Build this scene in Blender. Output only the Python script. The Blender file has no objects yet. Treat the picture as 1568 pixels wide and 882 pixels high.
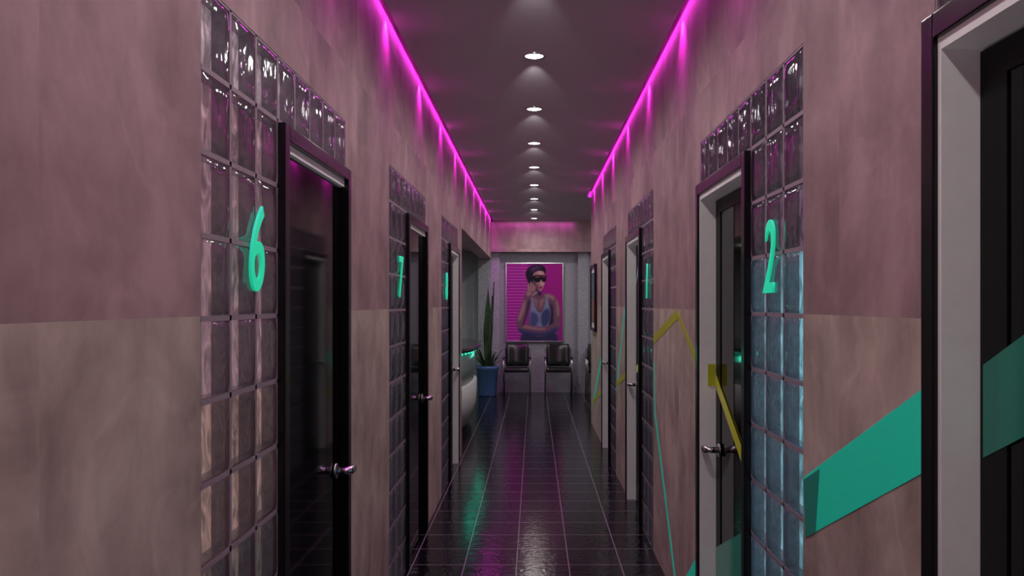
import bpy, bmesh, math, random
import numpy as np
from mathutils import Vector, Matrix
random.seed(4)
S = bpy.context.scene
S.view_settings.view_transform = 'Standard'
S.view_settings.look = 'None'
S.view_settings.exposure = 0.0

EYE = 1.63; W = 0.784; HC = 3.12; YB = -3.5; YE = 15.5
YL = 9.11      # left wall stops here (reception)
YR = 11.6      # right wall stops here (foyer)
GT = 2.39      # glass block top

# ------------------------------------------------------------ materials
def newmat(name):
    m = bpy.data.materials.new(name); m.use_nodes = True
    nt = m.node_tree; b = nt.nodes['Principled BSDF']
    return m, nt, b
def N(nt, t, **k):
    n = nt.nodes.new(t)
    for a, v in k.items(): setattr(n, a, v)
    return n
def simple(name, col, rough=0.5, metal=0.0, emit=None, es=0.0, var=0.06, scale=20, bump=0.0, spec=0.5):
    m, nt, b = newmat(name)
    g = N(nt, 'ShaderNodeNewGeometry')
    no = N(nt, 'ShaderNodeTexNoise'); no.inputs['Scale'].default_value = scale; no.inputs['Detail'].default_value = 3
    nt.links.new(g.outputs['Position'], no.inputs['Vector'])
    mx = N(nt, 'ShaderNodeMix', data_type='RGBA')
    mx.inputs['A'].default_value = tuple(max(0, c*(1-var)) for c in col)+(1,)
    mx.inputs['B'].default_value = tuple(min(1, c*(1+var)) for c in col)+(1,)
    nt.links.new(no.outputs['Fac'], mx.inputs['Factor'])
    nt.links.new(mx.outputs['Result'], b.inputs['Base Color'])
    b.inputs['Roughness'].default_value = rough; b.inputs['Metallic'].default_value = metal
    b.inputs['Specular IOR Level'].default_value = spec
    if emit:
        b.inputs['Emission Color'].default_value = tuple(emit)+(1,); b.inputs['Emission Strength'].default_value = es
    if bump:
        bp = N(nt, 'ShaderNodeBump'); bp.inputs['Strength'].default_value = bump; bp.inputs['Distance'].default_value = 0.01
        nt.links.new(no.outputs['Fac'], bp.inputs['Height']); nt.links.new(bp.outputs['Normal'], b.inputs['Normal'])
    return m

def wall_mat():
    m, nt, b = newmat('travertine_wall')
    L = nt.links.new
    g = N(nt, 'ShaderNodeNewGeometry'); sp = N(nt, 'ShaderNodeSeparateXYZ'); L(g.outputs['Position'], sp.inputs[0])
    def math_(op, a, bb=None):
        n = N(nt, 'ShaderNodeMath', operation=op)
        if isinstance(a, (int, float)): n.inputs[0].default_value = a
        else: L(a, n.inputs[0])
        if bb is not None:
            if isinstance(bb, (int, float)): n.inputs[1].default_value = bb
            else: L(bb, n.inputs[1])
        return n.outputs[0]
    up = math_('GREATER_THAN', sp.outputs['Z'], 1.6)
    s = math_('ADD', sp.outputs['Y'], math_('MULTIPLY', sp.outputs['X'], 1.0))
    py = math_('DIVIDE', math_('ADD', s, 0.25), 0.8)
    pid = math_('FLOOR', py)
    cb = N(nt, 'ShaderNodeCombineXYZ'); L(pid, cb.inputs[0]); L(up, cb.inputs[1])
    L(math_('GREATER_THAN', sp.outputs['Z'], 2.62), cb.inputs[2])
    wn = N(nt, 'ShaderNodeTexWhiteNoise'); L(cb.outputs[0], wn.inputs['Vector'])
    add = N(nt, 'ShaderNodeVectorMath', operation='MULTIPLY_ADD')
    L(wn.outputs['Color'], add.inputs[0]); add.inputs[1].default_value = (7, 7, 7); L(g.outputs['Position'], add.inputs[2])
    mp = N(nt, 'ShaderNodeMapping'); mp.inputs['Scale'].default_value = (4.5, 4.5, 0.8); L(add.outputs[0], mp.inputs['Vector'])
    n1 = N(nt, 'ShaderNodeTexNoise'); n1.inputs['Scale'].default_value = 1.5; n1.inputs['Detail'].default_value = 4; n1.inputs['Distortion'].default_value = 0.15
    L(mp.outputs[0], n1.inputs['Vector'])
    n2 = N(nt, 'ShaderNodeTexNoise'); n2.inputs['Scale'].default_value = 2.9; n2.inputs['Detail'].default_value = 8; n2.inputs['Distortion'].default_value = 0.35
    n2.inputs['Roughness'].default_value = 0.62
    mp2 = N(nt, 'ShaderNodeMapping'); mp2.inputs['Scale'].default_value = (1.1, 1.1, 0.95); L(add.outputs[0], mp2.inputs['Vector'])
    L(mp2.outputs[0], n2.inputs['Vector'])
    # soft, branching marble veins (ridge of a low-frequency noise)
    n3 = N(nt, 'ShaderNodeTexNoise'); n3.inputs['Scale'].default_value = 2.1; n3.inputs['Detail'].default_value = 6; n3.inputs['Distortion'].default_value = 0.7
    L(add.outputs[0], n3.inputs['Vector'])
    vein = math_('SUBTRACT', 1.0, math_('MULTIPLY', math_('ABSOLUTE', math_('SUBTRACT', n3.outputs['Fac'], 0.5)), 26.0))
    vein = math_('MULTIPLY', math_('MAXIMUM', vein, 0.0), 0.05)
    tot = math_('ADD', math_('MULTIPLY', n1.outputs['Fac'], 0.27), math_('MULTIPLY', n2.outputs['Fac'], 0.73))
    tot = math_('ADD', tot, vein)
    rp = N(nt, 'ShaderNodeValToRGB'); L(tot, rp.inputs['Fac'])
    rp.color_ramp.elements[0].position = 0.37; rp.color_ramp.elements[0].color = (0.38, 0.29, 0.26, 1)
    rp.color_ramp.elements[1].position = 0.64; rp.color_ramp.elements[1].color = (0.74, 0.615, 0.535, 1)
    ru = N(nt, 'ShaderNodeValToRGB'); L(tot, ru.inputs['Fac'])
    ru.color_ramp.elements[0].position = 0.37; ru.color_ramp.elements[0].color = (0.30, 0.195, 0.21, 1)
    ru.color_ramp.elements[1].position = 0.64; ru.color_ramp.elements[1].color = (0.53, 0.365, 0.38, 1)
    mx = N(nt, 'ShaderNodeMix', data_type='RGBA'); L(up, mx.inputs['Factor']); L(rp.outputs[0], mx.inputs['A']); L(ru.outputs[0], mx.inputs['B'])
    val = math_('ADD', math_('MULTIPLY', wn.outputs['Value'], 0.16), 0.86)
    hs = N(nt, 'ShaderNodeHueSaturation'); L(mx.outputs['Result'], hs.inputs['Color']); L(val, hs.inputs['Value'])
    L(hs.outputs[0], b.inputs['Base Color'])
    b.inputs['Roughness'].default_value = 0.55; b.inputs['Specular IOR Level'].default_value = 0.25
    return m

def floor_mat():
    m, nt, b = newmat('black_floor_tiles'); L = nt.links.new
    g = N(nt, 'ShaderNodeNewGeometry')
    mp = N(nt, 'ShaderNodeMapping'); mp.inputs['Location'].default_value = (0.11+3.25*4, 0.1+3.25*4, 0); L(g.outputs['Position'], mp.inputs['Vector'])
    br = N(nt, 'ShaderNodeTexBrick', offset=0.0, squash=1.0)
    br.inputs['Scale'].default_value = 1.0; br.inputs['Brick Width'].default_value = 0.325; br.inputs['Row Height'].default_value = 0.34
    br.inputs['Mortar Size'].default_value = 0.0035; br.inputs['Mortar Smooth'].default_value = 0.1
    br.inputs['Color1'].default_value = (0.003, 0.003, 0.004, 1); br.inputs['Color2'].default_value = (0.006, 0.006, 0.008, 1)
    br.inputs['Mortar'].default_value = (0.20, 0.20, 0.215, 1)
    L(mp.outputs[0], br.inputs['Vector']); L(br.outputs['Color'], b.inputs['Base Color'])
    no = N(nt, 'ShaderNodeTexNoise'); no.inputs['Scale'].default_value = 26; no.inputs['Detail'].default_value = 4; L(g.outputs['Position'], no.inputs['Vector'])
    r = N(nt, 'ShaderNodeMapRange'); r.inputs['To Min'].default_value = 0.05; r.inputs['To Max'].default_value = 0.18
    L(no.outputs['Fac'], r.inputs['Value']); L(r.outputs[0], b.inputs['Roughness'])
    b.inputs['Specular IOR Level'].default_value = 0.25
    bp = N(nt, 'ShaderNodeBump'); bp.inputs['Strength'].default_value = 0.34; bp.inputs['Distance'].default_value = 0.006
    L(no.outputs['Fac'], bp.inputs['Height']); L(bp.outputs[0], b.inputs['Normal'])
    return m

def glass_back_mat():
    # the rear face of the hollow blocks: wavy pressed glass, back-light put in as emission of the block tint
    m, nt, b = newmat('pressed_glass_rear'); L = nt.links.new
    g = N(nt, 'ShaderNodeNewGeometry')
    at = N(nt, 'ShaderNodeAttribute', attribute_name='tint')
    mp = N(nt, 'ShaderNodeMapping'); mp.inputs['Scale'].default_value = (6.5, 6.5, 3.0); L(g.outputs['Position'], mp.inputs['Vector'])
    no = N(nt, 'ShaderNodeTexNoise'); no.inputs['Scale'].default_value = 2.4; no.inputs['Detail'].default_value = 3.0; no.inputs['Distortion'].default_value = 2.0
    L(mp.outputs[0], no.inputs['Vector'])
    rp = N(nt, 'ShaderNodeValToRGB'); L(no.outputs['Fac'], rp.inputs['Fac'])
    rp.color_ramp.elements[0].position = 0.33; rp.color_ramp.elements[0].color = (0.45, 0.45, 0.45, 1)
    rp.color_ramp.elements[1].position = 0.67; rp.color_ramp.elements[1].color = (1.6, 1.6, 1.6, 1)
    e = rp.color_ramp.elements.new(0.5); e.color = (0.9, 0.9, 0.9, 1)
    mx = N(nt, 'ShaderNodeMix', data_type='RGBA', blend_type='MULTIPLY'); mx.inputs['Factor'].default_value = 1
    L(at.outputs['Color'], mx.inputs['A']); L(rp.outputs[0], mx.inputs['B'])
    L(mx.outputs['Result'], b.inputs['Base Color'])
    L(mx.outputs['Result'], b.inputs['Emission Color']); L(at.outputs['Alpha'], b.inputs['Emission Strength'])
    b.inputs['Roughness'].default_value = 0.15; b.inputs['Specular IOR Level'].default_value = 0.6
    bp = N(nt, 'ShaderNodeBump'); bp.inputs['Strength'].default_value = 0.6; bp.inputs['Distance'].default_value = 0.015
    L(no.outputs['Fac'], bp.inputs['Height']); L(bp.outputs[0], b.inputs['Normal'])
    return m

def glass_front_mat():
    m = bpy.data.materials.new('pressed_glass_front'); m.use_nodes = True; nt = m.node_tree; nt.nodes.clear(); L = nt.links.new
    out = N(nt, 'ShaderNodeOutputMaterial'); mix = N(nt, 'ShaderNodeMixShader')
    tr = N(nt, 'ShaderNodeBsdfTransparent'); tr.inputs['Color'].default_value = (0.90, 0.93, 0.95, 1)
    gl = N(nt, 'ShaderNodeBsdfGlossy'); gl.inputs['Roughness'].default_value = 0.07; gl.inputs['Color'].default_value = (0.8, 0.8, 0.85, 1)
    g = N(nt, 'ShaderNodeNewGeometry')
    mp = N(nt, 'ShaderNodeMapping'); mp.inputs['Scale'].default_value = (5, 5, 3.0); L(g.outputs['Position'], mp.inputs['Vector'])
    no = N(nt, 'ShaderNodeTexNoise'); no.inputs['Scale'].default_value = 2.2; no.inputs['Detail'].default_value = 1.5; no.inputs['Distortion'].default_value = 1.2
    L(mp.outputs[0], no.inputs['Vector'])
    bp = N(nt, 'ShaderNodeBump'); bp.inputs['Strength'].default_value = 0.40; bp.inputs['Distance'].default_value = 0.014
    L(no.outputs['Fac'], bp.inputs['Height']); L(bp.outputs[0], gl.inputs['Normal'])
    fr = N(nt, 'ShaderNodeFresnel'); fr.inputs['IOR'].default_value = 1.5
    ad = N(nt, 'ShaderNodeMath', operation='ADD'); ad.inputs[1].default_value = 0.03; ad.use_clamp = True
    L(fr.outputs[0], ad.inputs[0]); L(ad.outputs[0], mix.inputs['Fac']); L(tr.outputs[0], mix.inputs[1]); L(gl.outputs[0], mix.inputs[2]); L(mix.outputs[0], out.inputs['Surface'])
    return m

M = {}
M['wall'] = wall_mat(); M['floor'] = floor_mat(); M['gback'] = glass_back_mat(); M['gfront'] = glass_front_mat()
M['mortar'] = simple('glass_block_mortar', (0.34, 0.26, 0.32), 0.45, scale=60)
M['rim'] = simple('glass_block_inner_rim', (0.32, 0.28, 0.32), 0.15, scale=40, var=0.5, emit=(0.3, 0.26, 0.3), es=0.05)
M['ceil'] = simple('ceiling_paint', (0.44, 0.395, 0.43), 0.9, scale=80, var=0.05, bump=0.1)
M['plaster'] = simple('grey_plaster', (0.38, 0.37, 0.43), 0.8, scale=34, var=0.35, bump=1.0)
M['black'] = simple('black_gloss_frame', (0.005, 0.005, 0.006), 0.2, scale=30, spec=0.35)
M['leaf'] = simple('black_glass_leaf', (0.003, 0.003, 0.004), 0.05, scale=8, spec=0.13)
M['stile'] = simple('black_stile', (0.006, 0.006, 0.007), 0.4, spec=0.12)
M['white'] = simple('white_jamb', (0.88, 0.88, 0.88), 0.45, emit=(0.9, 0.9, 0.9), es=0.02)  # faint emission added to the white; the jamb is no lamp
M['chrome'] = simple('brushed_steel', (0.55, 0.55, 0.57), 0.22, 1.0)
M['mag'] = simple('magenta_led', (0.8, 0.05, 0.8), 0.5, emit=(1.0, 0.03, 0.9), es=1.2)
M['lamp'] = simple('lamp_diffuser', (0.9, 0.9, 0.9), 0.5, emit=(1, 0.97, 0.93), es=9)
M['teal'] = simple('teal_vinyl', (0.012, 0.66, 0.44), 0.45, emit=(0.01, 0.6, 0.4), es=0.18, scale=4)  # some brightness of this and the vinyls below is put in as emission
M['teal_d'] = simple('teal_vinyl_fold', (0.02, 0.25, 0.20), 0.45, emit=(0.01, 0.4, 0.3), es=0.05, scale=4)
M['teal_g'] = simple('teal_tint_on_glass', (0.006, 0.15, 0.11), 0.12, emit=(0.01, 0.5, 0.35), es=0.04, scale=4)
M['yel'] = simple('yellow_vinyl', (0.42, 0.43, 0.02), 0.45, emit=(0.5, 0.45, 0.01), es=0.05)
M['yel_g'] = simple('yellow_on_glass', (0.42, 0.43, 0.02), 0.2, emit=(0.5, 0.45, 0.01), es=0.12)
M['num'] = simple('mint_number', (0.02, 0.75, 0.45), 0.35, emit=(0.01, 0.85, 0.45), es=0.45)  # brightness of the digits put in as emission

# ------------------------------------------------------------ mesh builder
class MB:
    def __init__(s, name, mats):
        s.name = name; s.bm = bmesh.new(); s.mats = mats
    def face(s, vs, mi, smooth=False):
        try: f = s.bm.faces.new(vs)
        except ValueError: return None
        f.material_index = mi; f.smooth = smooth; return f
    def box(s, x0, x1, y0, y1, z0, z1, mi=0, bevel=0.0):
        r = bmesh.ops.create_cube(s.bm, size=1.0)
        x0, x1 = min(x0, x1), max(x0, x1); y0, y1 = min(y0, y1), max(y0, y1)
        for v in r['verts']:
            v.co = Vector((x0+(v.co.x+.5)*(x1-x0), y0+(v.co.y+.5)*(y1-y0), z0+(v.co.z+.5)*(z1-z0)))
        fs = set(f for v in r['verts'] for f in v.link_faces)
        for f in fs: f.material_index = mi
        if bevel:
            es = set(e for v in r['verts'] for e in v.link_edges)
            bmesh.ops.bevel(s.bm, geom=list(es), offset=bevel, segments=3, affect='EDGES', profile=0.6)
        return fs
    def tube(s, path, r, mi=0, seg=12, smooth=True, cap=True):
        path = [Vector(p) for p in path]; n = len(path)
        rs = r if isinstance(r, (list, tuple)) else [r]*n
        rings = []; prev = None
        for i, p in enumerate(path):
            if i == 0: t = path[1]-p
            elif i == n-1: t = p-path[i-1]
            else: t = (path[i+1]-p).normalized()+(p-path[i-1]).normalized()
            t.normalize()
            if prev is None:
                a = Vector((0, 0, 1)) if abs(t.z) < .9 else Vector((1, 0, 0))
                u = t.cross(a).normalized()
            else:
                u = (prev - t*prev.dot(t)).normalized()
            prev = u; v = t.cross(u)
            rings.append([s.bm.verts.new(p+(u*math.cos(2*math.pi*k/seg)+v*math.sin(2*math.pi*k/seg))*rs[i]) for k in range(seg)])
        for a, b in zip(rings, rings[1:]):
            for k in range(seg):
                s.face([a[k], a[(k+1) % seg], b[(k+1) % seg], b[k]], mi, smooth)
        if cap:
            s.face(rings[0][::-1], mi); s.face(rings[-1], mi)
    def lathe(s, c, prof, mi=0, seg=40, smooth=True):
        c = Vector(c); rings = []
        for r, z in prof:
            rings.append([s.bm.verts.new(c+Vector((r*math.cos(2*math.pi*k/seg), r*math.sin(2*math.pi*k/seg), z))) for k in range(seg)])
        for a, b in zip(rings, rings[1:]):
            for k in range(seg):
                s.face([a[k], a[(k+1) % seg], b[(k+1) % seg], b[k]], mi, smooth)
        return rings
    def done(s, recalc=True):
        if recalc: bmesh.ops.recalc_face_normals(s.bm, faces=s.bm.faces[:])
        me = bpy.data.meshes.new(s.name); s.bm.to_mesh(me); s.bm.free()
        for m in s.mats: me.materials.append(m)
        o = bpy.data.objects.new(s.name, me); S.collection.objects.link(o); return o

# ------------------------------------------------------------ shell
UL = [1.98, 4.55, 7.12]                 # left glass/door units (near edge)
UR = [0.13, 2.454, 5.54, 8.06]          # right units
GL = 1.52; GW = 0.60                    # unit length, glass width before door
def corridor_wall(name, side, units, yend):
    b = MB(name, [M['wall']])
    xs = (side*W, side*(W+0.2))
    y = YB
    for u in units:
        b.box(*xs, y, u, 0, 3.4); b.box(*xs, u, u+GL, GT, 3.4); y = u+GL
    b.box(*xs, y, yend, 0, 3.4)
    return b
b = corridor_wall('wall_left', -1, UL, YL)
b.box(-W, -W-0.2, YL, YE, 2.45, 3.4)     # header over the reception opening
b.done()
b = corridor_wall('wall_right', 1, UR, YR); b.done()
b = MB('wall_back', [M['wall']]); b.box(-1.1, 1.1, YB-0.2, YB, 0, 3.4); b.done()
b = MB('floor', [M['floor']]); b.box(-4.2, 4.2, YB-0.2, YE+0.2, -0.1, 0); b.done()
b = MB('ceiling', [M['ceil']])
b.box(-W+0.045, W-0.045, YB, YE, HC, HC+0.02)
b.box(-4.2, 4.2, YB-0.2, YE+0.2, 3.4, 3.5)
b.box(W-0.045, 4.0, YR+0.12, YE, HC, HC+0.02)
b.box(-4.0, -W-0.2, YL, YE, 2.6, 2.65)
b.done()
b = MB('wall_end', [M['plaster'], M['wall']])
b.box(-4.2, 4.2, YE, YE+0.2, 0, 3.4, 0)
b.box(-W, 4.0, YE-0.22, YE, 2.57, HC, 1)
b.box(-W, -0.63, YE-0.10, YE, 0, 2.57, 0)
b.box(0.80, 0.99, YE-0.10, YE, 0, 2.57, 0)
b.box(-1.02, -W-0.001, YE-0.16, YE, 0, 2.6, 0)
b.done()
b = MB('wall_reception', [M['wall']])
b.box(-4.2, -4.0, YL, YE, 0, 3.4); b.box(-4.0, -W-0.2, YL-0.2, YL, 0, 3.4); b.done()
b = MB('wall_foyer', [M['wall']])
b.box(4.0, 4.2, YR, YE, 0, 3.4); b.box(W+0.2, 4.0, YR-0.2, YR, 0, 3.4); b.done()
# magenta LED strips in coves (sit on the cove lip, above the ceiling panel)
for side, ye in ((-1, YE-0.25), (1, YR)):
    b = MB('cove_led_strip', [M['mag']])
    b.box(side*(W-0.052), side*(W-0.072), YB+.05, ye, HC+0.0205, HC+0.032); b.done()
b = MB('cove_led_strip', [M['mag']]); b.box(W-0.04, W+0.5, YR+0.02, YR+0.03, HC-0.02, HC+0.06); b.done()

# ------------------------------------------------------------ glass block panels
def glass_panel(side, y0, kind):
    b = MB('glass_block_wall', [M['gfront'], M['mortar'], M['gback'], M['rim']])
    lay = b.bm.loops.layers.float_color.new('tint')
    xf = side*(W+0.004); D = 0.05
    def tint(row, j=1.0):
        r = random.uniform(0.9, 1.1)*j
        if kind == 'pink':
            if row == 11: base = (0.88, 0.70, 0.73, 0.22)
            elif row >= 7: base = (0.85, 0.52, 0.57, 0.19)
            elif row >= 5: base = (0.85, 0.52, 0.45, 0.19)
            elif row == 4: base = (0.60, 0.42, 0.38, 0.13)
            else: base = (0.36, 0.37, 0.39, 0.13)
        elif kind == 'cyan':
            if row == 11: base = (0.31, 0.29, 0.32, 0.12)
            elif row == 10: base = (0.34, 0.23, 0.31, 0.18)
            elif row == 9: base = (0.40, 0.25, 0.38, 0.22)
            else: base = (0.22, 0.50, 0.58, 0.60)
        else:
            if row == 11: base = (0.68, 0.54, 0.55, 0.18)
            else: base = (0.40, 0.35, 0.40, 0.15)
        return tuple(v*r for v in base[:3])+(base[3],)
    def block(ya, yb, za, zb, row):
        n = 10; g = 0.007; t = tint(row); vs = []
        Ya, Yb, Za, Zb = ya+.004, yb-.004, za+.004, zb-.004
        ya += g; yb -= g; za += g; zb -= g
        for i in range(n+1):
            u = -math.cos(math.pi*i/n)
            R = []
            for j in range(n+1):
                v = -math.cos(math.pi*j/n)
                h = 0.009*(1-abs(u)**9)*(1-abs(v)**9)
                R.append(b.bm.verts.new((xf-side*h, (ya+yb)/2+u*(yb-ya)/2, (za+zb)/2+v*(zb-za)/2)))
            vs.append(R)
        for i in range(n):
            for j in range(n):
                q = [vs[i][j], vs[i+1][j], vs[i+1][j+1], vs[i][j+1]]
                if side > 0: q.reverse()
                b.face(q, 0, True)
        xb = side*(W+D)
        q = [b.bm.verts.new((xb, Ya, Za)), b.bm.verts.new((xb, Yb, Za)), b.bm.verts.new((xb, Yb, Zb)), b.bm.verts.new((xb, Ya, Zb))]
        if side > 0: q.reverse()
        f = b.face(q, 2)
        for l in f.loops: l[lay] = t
    rh = GT/12; dw = (GL-GW)/5
    for r in range(12):
        for c in range(3):
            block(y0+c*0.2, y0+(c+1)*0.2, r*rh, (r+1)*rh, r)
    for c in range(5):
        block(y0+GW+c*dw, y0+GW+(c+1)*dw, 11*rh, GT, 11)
    xo, xm, xi = side*(W+0.0015), side*(W+0.014), side*(W+D+.004)
    h = 0.0065
    def joint(ya, yb, za, zb):
        b.box(xo, xm, ya, yb, za, zb, 1)
        b.box(xm, xi, ya+ (0.001 if yb-ya < .02 else 0), yb-(0.001 if yb-ya < .02 else 0), za, zb, 3)
    for c in range(4):
        y = y0+c*0.2; joint(max(y-h, y0), y+h if c < 3 else y, 0, GT)
    for r in range(13):
        z = r*rh; joint(y0, y0+GW, max(z-h, 0), min(z+h, GT))
    for c in range(6):
        y = y0+GW+c*dw; joint(y-h if c else y, min(y+h, y0+GL), 11*rh, GT)
    joint(y0+GW, y0+GL, 11*rh-h, 11*rh+h); joint(y0+GW, y0+GL, GT-h, GT)
    b.box(side*(W+D+.004), side*(W+0.12), y0, y0+GW, 0, GT, 1); b.box(side*(W+D+.004), side*(W+0.12), y0+GW, y0+GL, 11*rh, GT, 1)
    return b.done(recalc=False)

# ------------------------------------------------------------ doors
dn = [0]
def door(side, y0, recess, jamb):
    dn[0] += 1
    b = MB('door_%d' % dn[0], [M['black'], M['leaf'], M['white'], M['chrome'], M['stile']])
    ya, yb = y0+GW+0.002, y0+GL+0.012; zt = 2.187; fw = 0.05
    def X(d): return side*(W+d)
    b.box(X(-0.022), X(0.13), ya, ya+fw, 0, zt, 0, 0.004)
    b.box(X(-0.022), X(0.13), yb-fw, yb, 0, zt, 0, 0.004)
    b.box(X(-0.022), X(0.13), ya+fw, yb-fw, zt-fw, zt, 0, 0.004)
    li = 0.014
    if jamb:
        b.box(X(-0.012), X(recess+.01), yb-fw-li, yb-fw-.0005, 0, zt-fw, 2)
        b.box(X(-0.012), X(recess+.01), ya+fw+.0005, ya+fw+li, 0, zt-fw, 2)
        b.box(X(-0.012), X(recess+.01), ya+fw+li, yb-fw-li, zt-fw-li-0.01, zt-fw-.0005, 2)
    else:
        b.box(X(-0.004), X(recess+.01), ya+fw+.001, yb-fw-.001, zt-fw-0.028, zt-fw-.001, 2)
    la, lb, lt = ya+fw+li, yb-fw-li, zt-fw-0.03
    b.box(X(recess), X(recess+0.045), la, lb, 0.01, lt, 1)
    pr = recess
    if jamb:
        pr = recess-0.004
        b.box(X(pr), X(recess+.001), la, la+0.07, 0.01, lt, 4); b.box(X(pr), X(recess+.001), lb-0.09, lb, 0.01, lt, 4)
        b.box(X(pr), X(recess+.001), la+.07, lb-.09, lt-0.06, lt, 4); b.box(X(pr), X(recess+.001), la+.07, lb-.09, 0.01, 0.14, 4)
    hy, hz = lb-0.095, 0.965; ln = 0.082
    b.tube([(X(pr), hy, hz), (X(pr-0.012), hy, hz)], 0.030, 3, 24)
    b.tube([(X(pr-0.01), hy, hz), (X(pr-0.05), hy, hz), (X(pr-0.062), hy+0.010, hz), (X(pr-0.064), hy+0.03, hz), (X(pr-0.060), hy+ln, hz-0.003)],
           [0.014, 0.014, 0.017, 0.016, 0.013], 3, 14)
    b.done()
kinds = ['pink', 'grey', 'grey']
for u, k in zip(UL, kinds): glass_panel(-1, u, k)
for u, k in zip(UR, ['grey', 'cyan', 'grey', 'grey']): glass_panel(1, u, k)
door(-1, UL[0], 0.012, False); door(-1, UL[1], 0.012, False); door(-1, UL[2], 0.05, True)
for u in UR: door(1, u, 0.066, True)

# ------------------------------------------------------------ numbers
def number(ch, side, y, z=1.785, h=0.24):
    cu = bpy.data.curves.new('t', 'FONT'); cu.body = ch; cu.size = h/0.70; cu.extrude = 0.003; cu.shear = 0.18
    cu.align_x = 'CENTER'; cu.resolution_u = 8; cu.bevel_depth = 0.001
    t = bpy.data.objects.new('t', cu); S.collection.objects.link(t); bpy.context.view_layer.update()
    me = bpy.data.meshes.new_from_object(t.evaluated_get(bpy.context.evaluated_depsgraph_get()))
    bpy.data.objects.remove(t)
    o = bpy.data.objects.new('door_number', me); S.collection.objects.link(o)
    me.materials.clear(); me.materials.append(M['num'])
    me.transform(Matrix.Diagonal((0.78, 1, 1, 1)))
    zs = [v.co.y for v in me.vertices]; c = (max(zs)+min(zs))/2
    me.transform(Matrix.Translation((0, -c, 0)))
    o.rotation_euler = (math.pi/2, 0, -side*math.pi/2)
    o.location = (side*(W-0.012), y, z)
number('6', -1, 2.335); number('7', -1, 4.86); number('8', -1, 7.43)
number('2', 1, 2.775); number('1', 1, 5.79)

# ------------------------------------------------------------ wall graphics (vinyl on the right wall, y/z in metres)
def graphic(name, polys):
    b = MB(name, [M['teal'], M['teal_d'], M['teal_g'], M['yel'], M['yel_g']])
    for pts, x, mi in polys:
        th = 0.0012
        fr = [b.bm.verts.new((x-th, p[0], p[1])) for p in pts]
        bk = [b.bm.verts.new((x, p[0], p[1])) for p in pts]
        b.face(fr, mi); b.face(bk[::-1], mi)
        for i in range(len(pts)):
            j = (i+1) % len(pts); b.face([fr[i], bk[i], bk[j], fr[j]], mi)
    return b.done()
def seg(a, c, w):
    a = Vector(a); c = Vector(c); d = (c-a).normalized(); n = Vector((-d.y, d.x))*w/2
    return [tuple(a+n), tuple(c+n), tuple(c-n), tuple(a-n)]
xw = W-0.0005; xl = W+0.066-0.0045
graphic('teal_ribbon_wall_graphic', [
    ([(2.443, 1.128), (1.665, 1.473), (1.665, 1.304), (2.425, .959)], xw, 0),
    ([(2.443, 1.119), (2.309, 1.177), (2.341, .995), (2.430, .957)], xw-0.0014, 1),
    ([(1.585, 1.515), (.80, 1.88), (.80, 1.70), (1.585, 1.34)], xl, 2),
    ([(3.91, .50), (3.13, .82), (3.13, .58), (3.91, .23)], xl, 2),
    ([(4.64, .03), (4.0, .45), (4.0, .27), (4.52, .03)], xw, 0),
    (seg((5.52, 1.25), (5.46, .90), .035), xw, 0), (seg((5.47, .93), (4.62, .03), .045), xw-.0002, 0),
    (seg((8.04, .80), (7.08, 1.77), .06), xw, 0),
    (seg((6.98, 1.80), (6.65, 2.08), .05), xl, 2),
    (seg((11.2, .30), (9.62, 1.10), .08), xw, 0)])
graphic('yellow_ribbon_wall_graphic', [
    (seg((5.53, 1.39), (4.60, 1.575), .055), xw, 3), (seg((4.63, 1.585), (3.995, 1.325), .038), xw-.0003, 3),
    ([(3.915, 1.30), (3.915, 1.24), (3.13, .82), (3.13, .885)], xl, 4),
    (seg((6.98, 1.08), (6.20, 1.26), .06), xl, 4),
    (seg((8.04, .86), (7.08, 1.05), .05), xw-.0006, 3),
    (seg((11.3, .31), (9.62, .64), .05), xw-.0006, 3)])
b = MB('yellow_ribbon_jamb_wrap', [M['yel']])
b.box(W+0.022, W+0.056, 3.9065, 3.908, 1.25, 1.35); b.done()

# ------------------------------------------------------------ downlights
LY = [5.06+1.375*k for k in range(-5, 8)]
def spot(name, loc, d, e, ang, blend, col, rad=0.03):
    l = bpy.data.lights.new(name, 'SPOT'); l.energy = e; l.spot_size = math.radians(ang); l.spot_blend = blend
    l.color = col; l.shadow_soft_size = rad
    o = bpy.data.objects.new(name, l); S.collection.objects.link(o); o.location = loc
    o.rotation_euler = Vector(d).to_track_quat('-Z', 'Y').to_euler(); return o
for y in LY:
    b = MB('recessed_downlight', [M['chrome'], M['lamp']])
    b.lathe((0, y, HC), [(0.070, -0.0005), (0.070, -0.006), (0.062, -0.009), (0.055, -0.006), (0.054, -0.0005)], 0)
    b.lathe((0, y, HC), [(0.0535, -0.004), (0.001, -0.004)], 1)
    b.done()
    spot('downlight_lamp', (0, y, HC-0.03), (0, 0, -1), 26.5, 168, 0.9, (1, 0.915, 0.885), 0.05)
    if y < 14: spot('haze_cone_spot', (0, y+0.02, HC-0.065), (0, 1, 0.035), 15, 34, 1.0, (1, 0.97, 0.95), 0.01)  # added grazing spot imitates a haze cone at each downlight
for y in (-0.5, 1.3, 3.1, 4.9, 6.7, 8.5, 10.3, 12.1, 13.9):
    spot('ceiling_fill_light', (0, y, 0.9), (0, 0, 1), 6.3, 112, 1.0, (1, 0.80, 0.90), 0.15)  # added fill spots in mid-air, no fixture, to brighten the ceiling
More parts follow.
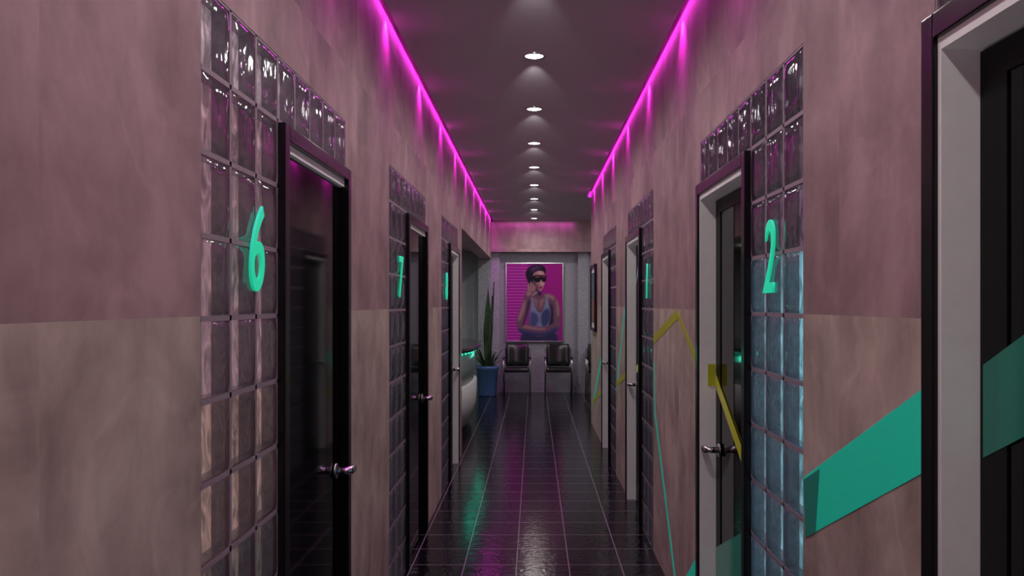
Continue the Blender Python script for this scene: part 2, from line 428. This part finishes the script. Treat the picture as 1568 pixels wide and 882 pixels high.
# magenta cove lamps
for side, ye in ((-1, 14.9), (1, 11.5)):
    y = 0.55
    while y < ye:
        spot('cove_lamp', (side*(W-0.033), y, HC+0.025), (side*0.02, 0, -1), 17, 110, 1.0, (1, 0.03, 0.9), 0.012)
        y += 1.3
def area(name, loc, d, sx, sy, e, col, spread=180):
    l = bpy.data.lights.new(name, 'AREA'); l.shape = 'RECTANGLE'; l.size = sx; l.size_y = sy; l.energy = e; l.color = col
    l.spread = math.radians(spread)
    o = bpy.data.objects.new(name, l); S.collection.objects.link(o); o.location = loc
    o.rotation_euler = Vector(d).to_track_quat('-Z', 'Y').to_euler(); return o
for side, ya, yb in ((-1, YB+.1, YE-.3), (1, YB+.1, YR-.05)):
    o = area('cove_tube_lamp', (side*(W-0.026), (ya+yb)/2, HC+0.05), (0, 0, -1), 0.012, yb-ya, 1.5*(yb-ya), (1, 0.05, 0.85), 170)
area('end_cove_tube_lamp', (0, YE-0.30, HC-0.01), (0, 0.2, -1), 1.4, 0.012, 1.1, (1, 0.08, 0.85), 170)
area('reception_ceiling_panel', (-2.4, 12.3, 2.58), (0, 0, -1), 1.5, 3, 26, (0.8, 1, 0.85))
area('foyer_fill_light', (2.4, 13.5, 3.10), (0, 0, -1), 1.5, 2, 32, (0.95, 0.97, 0.97))  # added unseen area light to brighten the foyer

# ------------------------------------------------------------ reception desk
M['dtop'] = simple('black_granite', (0.02, 0.02, 0.022), 0.12, scale=90, var=0.5)
M['dbody'] = simple('desk_white_laminate', (0.62, 0.66, 0.62), 0.35)
M['dteal'] = simple('desk_pale_panel', (0.35, 0.50, 0.46), 0.3)
M['ledt'] = simple('teal_led', (0.1, 0.8, 0.6), 0.5, emit=(0.05, 1.0, 0.65), es=1.0)
b = MB('reception_desk', [M['dtop'], M['dbody'], M['dteal'], M['ledt']])
cx, cy, ax, ay = -1.62, 11.15, 0.90, 1.80
def ring(sc, z, seg=72, p=2.6):
    R = []
    for k in range(seg):
        t = 2*math.pi*k/seg; c, s_ = math.cos(t), math.sin(t)
        R.append(b.bm.verts.new((cx+(ax-(1-sc))*abs(c)**(2/p)*(1 if c > 0 else -1), cy+(ay-(1-sc))*abs(s_)**(2/p)*(1 if s_ > 0 else -1), z)))
    return R
def loft(prof, mi):
    rs = [ring(s_, z) for s_, z in prof]
    for a, c in zip(rs, rs[1:]):
        n = len(a)
        for k in range(n): b.face([a[k], a[(k+1) % n], c[(k+1) % n], c[k]], mi, True)
    b.face(rs[0][::-1], mi); b.face(rs[-1], mi)
loft([(0.98, 1.035), (1.0, 1.045), (1.0, 1.09), (0.98, 1.10)], 0)
loft([(0.90, 0.62), (0.91, 1.035)], 2)
loft([(0.86, 0.10), (0.93, 0.30), (0.94, 0.60), (0.90, 0.62)], 1)
loft([(0.80, 0.0), (0.80, 0.10)], 0)
for k in range(60):
    t = 2*math.pi*k/60; c, s_ = math.cos(t), math.sin(t)
    p = Vector((cx+(ax-.06)*abs(c)**(2/2.6)*(1 if c > 0 else -1), cy+(ay-.06)*abs(s_)**(2/2.6)*(1 if s_ > 0 else -1), 1.02))
    b.tube([p+Vector((0, 0, .015)), p-Vector((0, 0, .012))], 0.012, 3, 8)
b.done()
for y in (9.9, 11.6):
    l = bpy.data.lights.new('desk_led_glow', 'POINT'); l.energy = 0.35; l.color = (0.05, 1, 0.65); l.shadow_soft_size = 0.04
    o = bpy.data.objects.new('desk_led_glow', l); S.collection.objects.link(o); o.location = (-0.75, y, 0.98)

# ------------------------------------------------------------ chairs
M['vinyl'] = simple('black_vinyl', (0.008, 0.012, 0.011), 0.2, scale=30, bump=0.1)
def chair(x, y):
    b = MB('waiting_room_chair', [M['vinyl'], M['chrome']])
    w = 0.215
    b.box(x-w, x+w, y-0.24, y+0.20, 0.42, 0.49, 0, 0.025)
    n = 10; m = 8; F = []; B = []
    for i in range(n+1):
        u = -1+2*i/n; rf = []; rb = []
        for j in range(m+1):
            v = j/m; zz = 0.50+0.40*v; ww = w*(1-0.10*max(0, abs(v-.5)*2)**4)
            yy = y+0.19+0.07*v-0.035*u*u
            th = 0.024*(1-abs(u)**6)*(1-abs(2*v-1)**6)+0.004
            rf.append(b.bm.verts.new((x+u*ww, yy-th, zz))); rb.append(b.bm.verts.new((x+u*ww, yy+th, zz)))
        F.append(rf); B.append(rb)
    for i in range(n):
        for j in range(m):
            b.face([F[i][j], F[i+1][j], F[i+1][j+1], F[i][j+1]], 0, True); b.face([B[i][j], B[i][j+1], B[i+1][j+1], B[i+1][j]], 0, True)
    for i in range(n):
        b.face([F[i][0], B[i][0], B[i+1][0], F[i+1][0]], 0); b.face([F[i][m], F[i+1][m], B[i+1][m], B[i][m]], 0)
    for j in range(m):
        b.face([F[0][j], F[0][j+1], B[0][j+1], B[0][j]], 0); b.face([F[n][j], B[n][j], B[n][j+1], F[n][j+1]], 0)
    for s_ in (-1, 1):
        xx = x+s_*(w+0.022)
        b.tube([(xx, y-0.25, 0.0), (xx, y-0.24, 0.56), (xx, y-0.22, 0.62), (xx, y-0.16, 0.645), (xx, y+0.15, 0.645), (xx, y+0.22, 0.66), (xx-s_*.01, y+0.245, 0.82)], 0.012, 1)
        b.tube([(xx, y+0.28, 0.0), (xx, y+0.20, 0.42), (xx, y+0.19, 0.645)], 0.012, 1)
        b.tube([(xx, y-0.244, 0.43), (xx, y+0.198, 0.43)], 0.010, 1)
        b.box(xx-0.022, xx+0.022, y-0.17, y+0.13, 0.655, 0.678, 0, 0.008)
        b.tube([(x+s_*w*.9, y+0.22, 0.80), (xx-s_*.01, y+0.245, 0.80)], 0.009, 1)
    for yy in (y-0.2, y+0.16):
        b.tube([(x-w-.022, yy, 0.425), (x+w+.022, yy, 0.425)], 0.010, 1)
    b.done()
chair(-0.307, 15.05); chair(0.434, 15.05); chair(1.175, 15.05)

# ------------------------------------------------------------ plant
M['pot'] = simple('blue_ceramic', (0.08, 0.16, 0.36), 0.3)
M['soil'] = simple('soil', (0.03, 0.02, 0.015), 0.9, scale=60, var=0.5)
M['leafg'] = simple('succulent_leaf', (0.045, 0.09, 0.045), 0.4, scale=18, var=0.6)
b = MB('potted_snake_plant', [M['pot'], M['soil'], M['leafg']])
px, py = -0.83, 14.93
b.lathe((px, py, 0), [(0.001, 0.0), (0.155, 0.0), (0.165, 0.02), (0.195, 0.46), (0.208, 0.47), (0.212, 0.52), (0.205, 0.53), (0.188, 0.525), (0.182, 0.46)], 0, 48)
b.lathe((px, py, 0), [(0.186, 0.485), (0.001, 0.50)], 1, 48)
def blade(ang, r0, h, lean, wid, curl=0.0):
    n = 12; d = Vector((math.cos(ang), math.sin(ang), 0)); t = Vector((-d.y, d.x, 0)); rows = []
    for i in range(n+1):
        s_ = i/n
        c = Vector((px, py, 0.47))+d*(r0+lean*s_+curl*s_*s_)+Vector((0, 0, h*(s_-0.35*(abs(curl)/max(h, .01))*s_**3)))
        wv = wid*(0.55+0.9*s_-0.25*s_*s_)*(1-s_**5)**1.0*(1.0 if s_ < .6 else max(0.02, 1-((s_-.6)/.4)**1.6))
        rows.append([b.bm.verts.new(c-t*wv+d*0.012), b.bm.verts.new(c-d*0.006), b.bm.verts.new(c+t*wv+d*0.012)])
    for a, c in zip(rows, rows[1:]):
        for k in range(2): b.face([a[k], a[k+1], c[k+1], c[k]], 2, True)
for k, (a, h, l, w_) in enumerate([(0.3, 1.55, 0.10, 0.06), (2.4, 1.1, 0.02, 0.055), (4.9, 1.48, 0.07, 0.065), (5.6, 1.3, 0.09, 0.06), (1.4, 0.95, 0.06, 0.05), (0.0, 0.80, 0.07, 0.045), (4.7, 0.6, 0.05, 0.05)]):
    blade(a, 0.02, h, l, w_)
for k in range(26):
    blade(k*2.399+random.uniform(-.2, .2), 0.04+0.03*random.random(), random.uniform(0.18, 0.42), random.uniform(0.06, 0.14), random.uniform(0.016, 0.024), random.uniform(0.03, 0.10))
b.done(recalc=False)

# ------------------------------------------------------------ poster: a flat print whose picture is mesh colour
def cr(pts, n=8):
    P = [np.array(p, float) for p in pts]; out = []; L = len(P)
    for i in range(L):
        p0, p1, p2, p3 = P[i-1], P[i], P[(i+1) % L], P[(i+2) % L]
        for k in range(n):
            t = k/n
            out.append(0.5*((2*p1)+(-p0+p2)*t+(2*p0-5*p1+4*p2-p3)*t*t+(-p0+3*p1-3*p2+p3)*t**3))
    return np.array(out)
GX, GY = 256, 354
uu, vv = np.meshgrid((np.arange(GX+1))/GX*85, (np.arange(GY+1))/GY*118)     # u right, v down
img = np.zeros((GY+1, GX+1, 3))
def blurm(m, r):
    r = int(round(r*3))
    if r < 1: return m
    k = np.ones(2*r+1)/(2*r+1)
    for _ in range(2):
        m = np.apply_along_axis(lambda a: np.convolve(np.pad(a, r, mode='edge'), k, 'valid'), 0, m)
        m = np.apply_along_axis(lambda a: np.convolve(np.pad(a, r, mode='edge'), k, 'valid'), 1, m)
    return m
def pmask(pts, smooth=True):
    q = cr(pts) if smooth else np.array(pts, float)
    ins = np.zeros(uu.shape, bool); n = len(q); j = n-1
    for i in range(n):
        xi, yi = q[i]; xj, yj = q[j]
        if yi != yj:
            c = ((yi > vv) != (yj > vv)) & (uu < (xj-xi)*(vv-yi)/(yj-yi)+xi); ins ^= c
        j = i
    return ins.astype(float)
def paint(pts, col, bl=0.35, a=1.0, clip=None, smooth=True):
    global img
    m = blurm(pmask(pts, smooth), bl)*a
    if clip is not None: m = m*clip
    img = img*(1-m[..., None])+np.array(col)*m[..., None]; return m
# backdrop
img[:] = np.array((0.20, 0.008, 0.16))
g = np.clip((uu-30)/55, 0, 1)[..., None]; img = img*(1-g)+np.array((0.25, 0.008, 0.15))*g
g = np.clip((vv-50)/70, 0, 1)[..., None]*0.4; img = img*(1-g)+np.array((0.12, 0.008, 0.12))*g
bl = (0.5+0.5*np.sin(vv*2*math.pi/4.6))**1.5*np.clip((34-uu)/4, 0, 1)
img = img*(1-bl[..., None]*.7)+np.array((0.46, 0.05, 0.36))*bl[..., None]*.7
SK = (0.11, 0.045, 0.080); SL = (0.27, 0.12, 0.145); SD = (0.016, 0.008, 0.040); SB = (0.02, 0.024, 0.09); HI = (0.42, 0.22, 0.25)
# torso: sloping shoulders, narrow waist
T = [(41, 45), (46, 50), (52, 50), (58, 46), (66, 46), (73, 49), (78, 58), (80, 70), (81, 84), (78, 98), (72, 119), (30, 119), (31, 98), (35, 82), (33, 64), (33, 53), (37, 48)]
cm = blurm(pmask(T), .35); paint(T, SK)
paint([(58, 47), (66, 47), (73, 51), (78, 62), (75, 63), (70, 54), (60, 51)], SL, 1.2, .85, cm)
paint([(66, 60), (71, 66), (73, 84), (69, 102), (60, 108), (65, 88), (66, 72)], SD, 1.6, .9, cm)
paint([(41, 50), (50, 54), (58, 50), (55, 64), (48, 68), (42, 58)], SL, 1.6, .55, cm)
paint([(48, 53), (50, 60), (49, 70), (47, 60)], SD, 1.0, .6, cm)
# tank top with deep scoop neck
TT = [(37.5, 51), (39.5, 51), (42, 62), (47, 73), (53, 74), (58, 64), (60, 50), (62.5, 50), (64, 62), (67, 72), (66, 84), (62, 96), (50, 98), (38, 96), (34.5, 82), (37, 66)]
tm = blurm(pmask(TT), .3); paint(TT, (0.13, 0.13, 0.25), .3)
paint([(37, 74), (46, 77), (49, 86), (44, 96), (35, 94)], (0.03, 0.03, 0.10), 1.6, .85, tm)
paint([(54, 74), (63, 68), (68, 76), (65, 90), (56, 97), (52, 86)], (0.02, 0.022, 0.08), 1.8, .9, tm)
# neck, long and slim
NK = [(43, 34), (53, 38), (53, 46), (58, 49), (52, 55), (45, 54), (40, 49), (43, 43)]
nm = blurm(pmask(NK), .35); paint(NK, SK)
paint([(45, 38), (54, 38), (54, 46), (50, 49), (46, 46)], SD, 1.2, .9, nm)
# right upper arm
paint([(74, 51), (79, 58), (82, 72), (82, 86), (77, 92), (72, 88), (72, 72), (71, 60)], SK, .4)
paint([(75, 54), (79, 62), (80.5, 76), (77, 80), (76, 68)], SL, 1.0, .7)
# crossing forearm low
A = [(17, 90), (26, 92), (42, 95), (58, 96), (71, 91), (78, 84), (82, 90), (78, 102), (66, 109), (48, 110), (30, 109), (18, 103)]
am = blurm(pmask(A), .4); paint(A, SK, .4)
paint([(16, 99), (34, 103), (56, 105), (78, 97), (74, 112), (40, 114), (18, 108)], SB, 2.0, .95, am)
paint([(24, 93.5), (42, 97), (58, 98.5), (56, 101), (38, 100), (24, 97)], SL, 1.1, .7, am)
paint([(26, 106), (50, 111), (74, 106), (74, 121), (24, 121)], (0.018, 0.018, 0.055), 1.2, .97)
# raised forearm
F_ = [(28, 48), (33, 47), (37, 53), (35, 64), (32, 78), (28, 92), (22, 98), (15, 94), (15, 84), (20, 70), (25, 56)]
fm = blurm(pmask(F_), .35); paint(F_, SK, .35)
paint([(26, 58), (29, 56), (27, 70), (21, 86), (17, 86), (21, 72)], SL, 1.3, .85, fm)
paint([(33, 56), (36, 58), (33, 74), (27, 92), (24, 94), (29, 76)], SD, 1.4, .9, fm)
# hair: voluminous, swept up and back
paint([(34, 30), (30, 22), (29, 13), (33, 6), (40, 2.0), (49, 1.0), (57, 4), (60, 10), (59, 15), (52, 19), (43, 22), (40, 32), (37, 34)], (0.010, 0.006, 0.018), .45)
paint([(36, 8), (45, 3.5), (53, 5), (47, 8), (39, 12)], (0.07, 0.02, 0.10), 1.3, .75)
# face, slim jaw
H = [(40, 18), (44, 12.5), (51, 10.5), (56.8, 13), (58.4, 20), (58.3, 27), (57.2, 33), (54.8, 38.5), (51.6, 42.2), (48, 41), (43.8, 36), (41, 29)]
hm = blurm(pmask(H), .3); paint(H, SL, .3)
paint([(39, 20), (43.5, 26), (45.5, 34), (50, 41.5), (47, 43), (41, 36), (38, 28)], SD, 1.2, .95, hm)
paint([(44.5, 31), (48.5, 32), (49, 37), (46, 37)], SK, 1.0, .9, hm)
paint([(48, 12), (55, 12.5), (55.5, 16.2), (48, 16)], HI, .9, .8, hm)
paint([(54.4, 28.5), (57, 28.5), (56, 33), (54, 32)], HI, .7, .8, hm)
paint([(52.0, 25), (53.8, 29), (54.4, 31.2), (53, 32.4), (51.2, 31.8), (51.8, 29)], HI, .3, .8)
paint([(50.4, 31.6), (51.8, 32.8), (54.2, 32.6), (52.6, 33.4)], SD, .25, .85)
paint([(48.8, 36), (50.8, 34.8), (52.2, 35.2), (53.4, 34.8), (54.8, 35.8), (53, 38), (50.8, 38.2)], (0.30, 0.01, 0.06), .2)
paint([(49.2, 36.3), (52.2, 36.1), (54.4, 36.1), (52.2, 36.8)], (0.03, 0.003, 0.02), .12, .8)
# large dark wraparound sunglasses
paint([(38.5, 19.6), (44, 17.0), (52, 17.2), (60, 17.8), (60.8, 20.5), (59.8, 26.3), (56, 28.2), (53.6, 25.4), (52.4, 24.6), (50.5, 27.6), (45.5, 28.8), (42.2, 25.8), (38.8, 22.4)], (0.006, 0.004, 0.010), .2)
paint([(44, 18.8), (50.6, 18.6), (50.2, 20.4), (44.4, 21.2)], (0.20, 0.05, 0.08), .6, .6)
paint([(54, 18.8), (59, 19.2), (58.6, 20.6), (54.4, 20.6)], (0.18, 0.03, 0.09), .5, .6)
# hand resting along the jaw: back of hand, four relaxed fingers curling to the cheek, thumb under the chin
P_ = [(29, 44), (33, 38.5), (38.5, 37), (42, 40), (42.5, 45), (39.5, 50.5), (34, 53), (29.5, 51)]
pmk = blurm(pmask(P_), .3); paint(P_, SK, .3); paint([(30, 45), (34, 40), (38, 39), (38, 45), (33, 50)], SL, 1.0, .9, pmk)
for q in ([(32, 42), (31.5, 34), (33, 29.5), (35, 31), (35.2, 36), (35.6, 42)], [(34.8, 41), (35.2, 32), (37.2, 27), (39, 29), (38.4, 35), (38.4, 41)],
          [(37.8, 41), (38.6, 33), (40.8, 28.6), (42.4, 30.4), (41.6, 36), (41, 42)], [(40.4, 42), (41.6, 36), (43.6, 32.6), (45, 34.2), (44, 39), (42.8, 43.5)]):
    paint(q, SD, .45, .9); c = np.mean(q, axis=0); paint([(c[0]+(u-c[0])*.74-.25, c[1]+(v-c[1])*.95) for u, v in q], SL, .25)
paint([(38.5, 48), (42, 44.5), (46, 42.4), (47.6, 43.6), (45, 46.6), (41, 50)], SL, .3); paint([(40, 49), (44, 46.4), (47, 44.4), (45, 47.4), (41, 50.6)], SD, .4, .6)
m_, nt, bs = newmat('poster_print')
at = N(nt, 'ShaderNodeAttribute', attribute_name='print'); nt.links.new(at.outputs['Color'], bs.inputs['Base Color'])
nt.links.new(at.outputs['Color'], bs.inputs['Emission Color']); bs.inputs['Emission Strength'].default_value = 0.30; bs.inputs['Roughness'].default_value = 0.55  # slight glow added to the print through emission
bs.inputs['Specular IOR Level'].default_value = 0.15
PW, PH = 1.02, 1.415; PX, PZ = 0.006, 1.654; PY = YE-0.03
b = MB('framed_poster', [M['chrome'], m_])
f = 0.022; pt = YE-0.002
for bx in ((PX-PW/2-f, PX-PW/2, PZ-PH/2-f, PZ+PH/2+f), (PX+PW/2, PX+PW/2+f, PZ-PH/2-f, PZ+PH/2+f), (PX-PW/2, PX+PW/2, PZ+PH/2, PZ+PH/2+f), (PX-PW/2, PX+PW/2, PZ-PH/2-f, PZ-PH/2)):
    b.box(bx[0], bx[1], PY-0.02, pt, bx[2], bx[3], 0, .005)
lay = b.bm.loops.layers.float_color.new('print')
V = [[b.bm.verts.new((PX+(i/GX-.5)*PW, PY-0.008, PZ+(.5-j/GY)*PH)) for i in range(GX+1)] for j in range(GY+1)]
for j in range(GY):
    for i in range(GX):
        fc = b.bm.faces.new((V[j][i], V[j+1][i], V[j+1][i+1], V[j][i+1])); fc.material_index = 1
        for l, (a, c) in zip(fc.loops, ((j, i), (j+1, i), (j+1, i+1), (j, i+1))):
            l[lay] = (img[a, c, 0], img[a, c, 1], img[a, c, 2], 1)
b.done(recalc=False)

# framed picture on the right wall
M['pmat'] = simple('picture_print', (0.35, 0.16, 0.06), 0.3, scale=3, var=0.9)
M['pmat2'] = simple('picture_print_teal', (0.03, 0.20, 0.22), 0.3, scale=3, var=0.5)
b = MB('framed_picture', [M['black'], M['pmat'], M['pmat2'], M['white']])
y0, y1, z0, z1 = 10.5, 11.3, 1.28, 2.13; xa, xb = W-0.035, W-0.001
b.box(xa, xb, y0, y0+.04, z0, z1, 0, .004); b.box(xa, xb, y1-.04, y1, z0, z1, 0, .004)
b.box(xa, xb, y0+.04, y1-.04, z0, z0+.04, 0, .004); b.box(xa, xb, y0+.04, y1-.04, z1-.04, z1, 0, .004)
b.box(W-.015, xb, y0+.04, y1-.04, z0+.04, z1-.04, 3); b.box(W-.017, W-.014, y0+.1, y1-.1, z0+.1, (z0+z1)/2, 1); b.box(W-.017, W-.014, y0+.1, y1-.1, (z0+z1)/2, z1-.1, 2)
b.done()

# ------------------------------------------------------------ world, camera
w = bpy.data.worlds.new('World'); S.world = w; w.use_nodes = True
w.node_tree.nodes['Background'].inputs['Color'].default_value = (0.05, 0.045, 0.05, 1)
w.node_tree.nodes['Background'].inputs['Strength'].default_value = 0.3
cam = bpy.data.cameras.new('camera'); co = bpy.data.objects.new('camera', cam); S.collection.objects.link(co)
co.location = (0, 0, EYE); co.rotation_euler = (math.pi/2, 0, 0)
cam.sensor_width = 36; cam.lens = 36*1290/1568
cam.shift_x = -34/1568; cam.shift_y = 24/1568; cam.clip_start = 0.02
S.camera = co
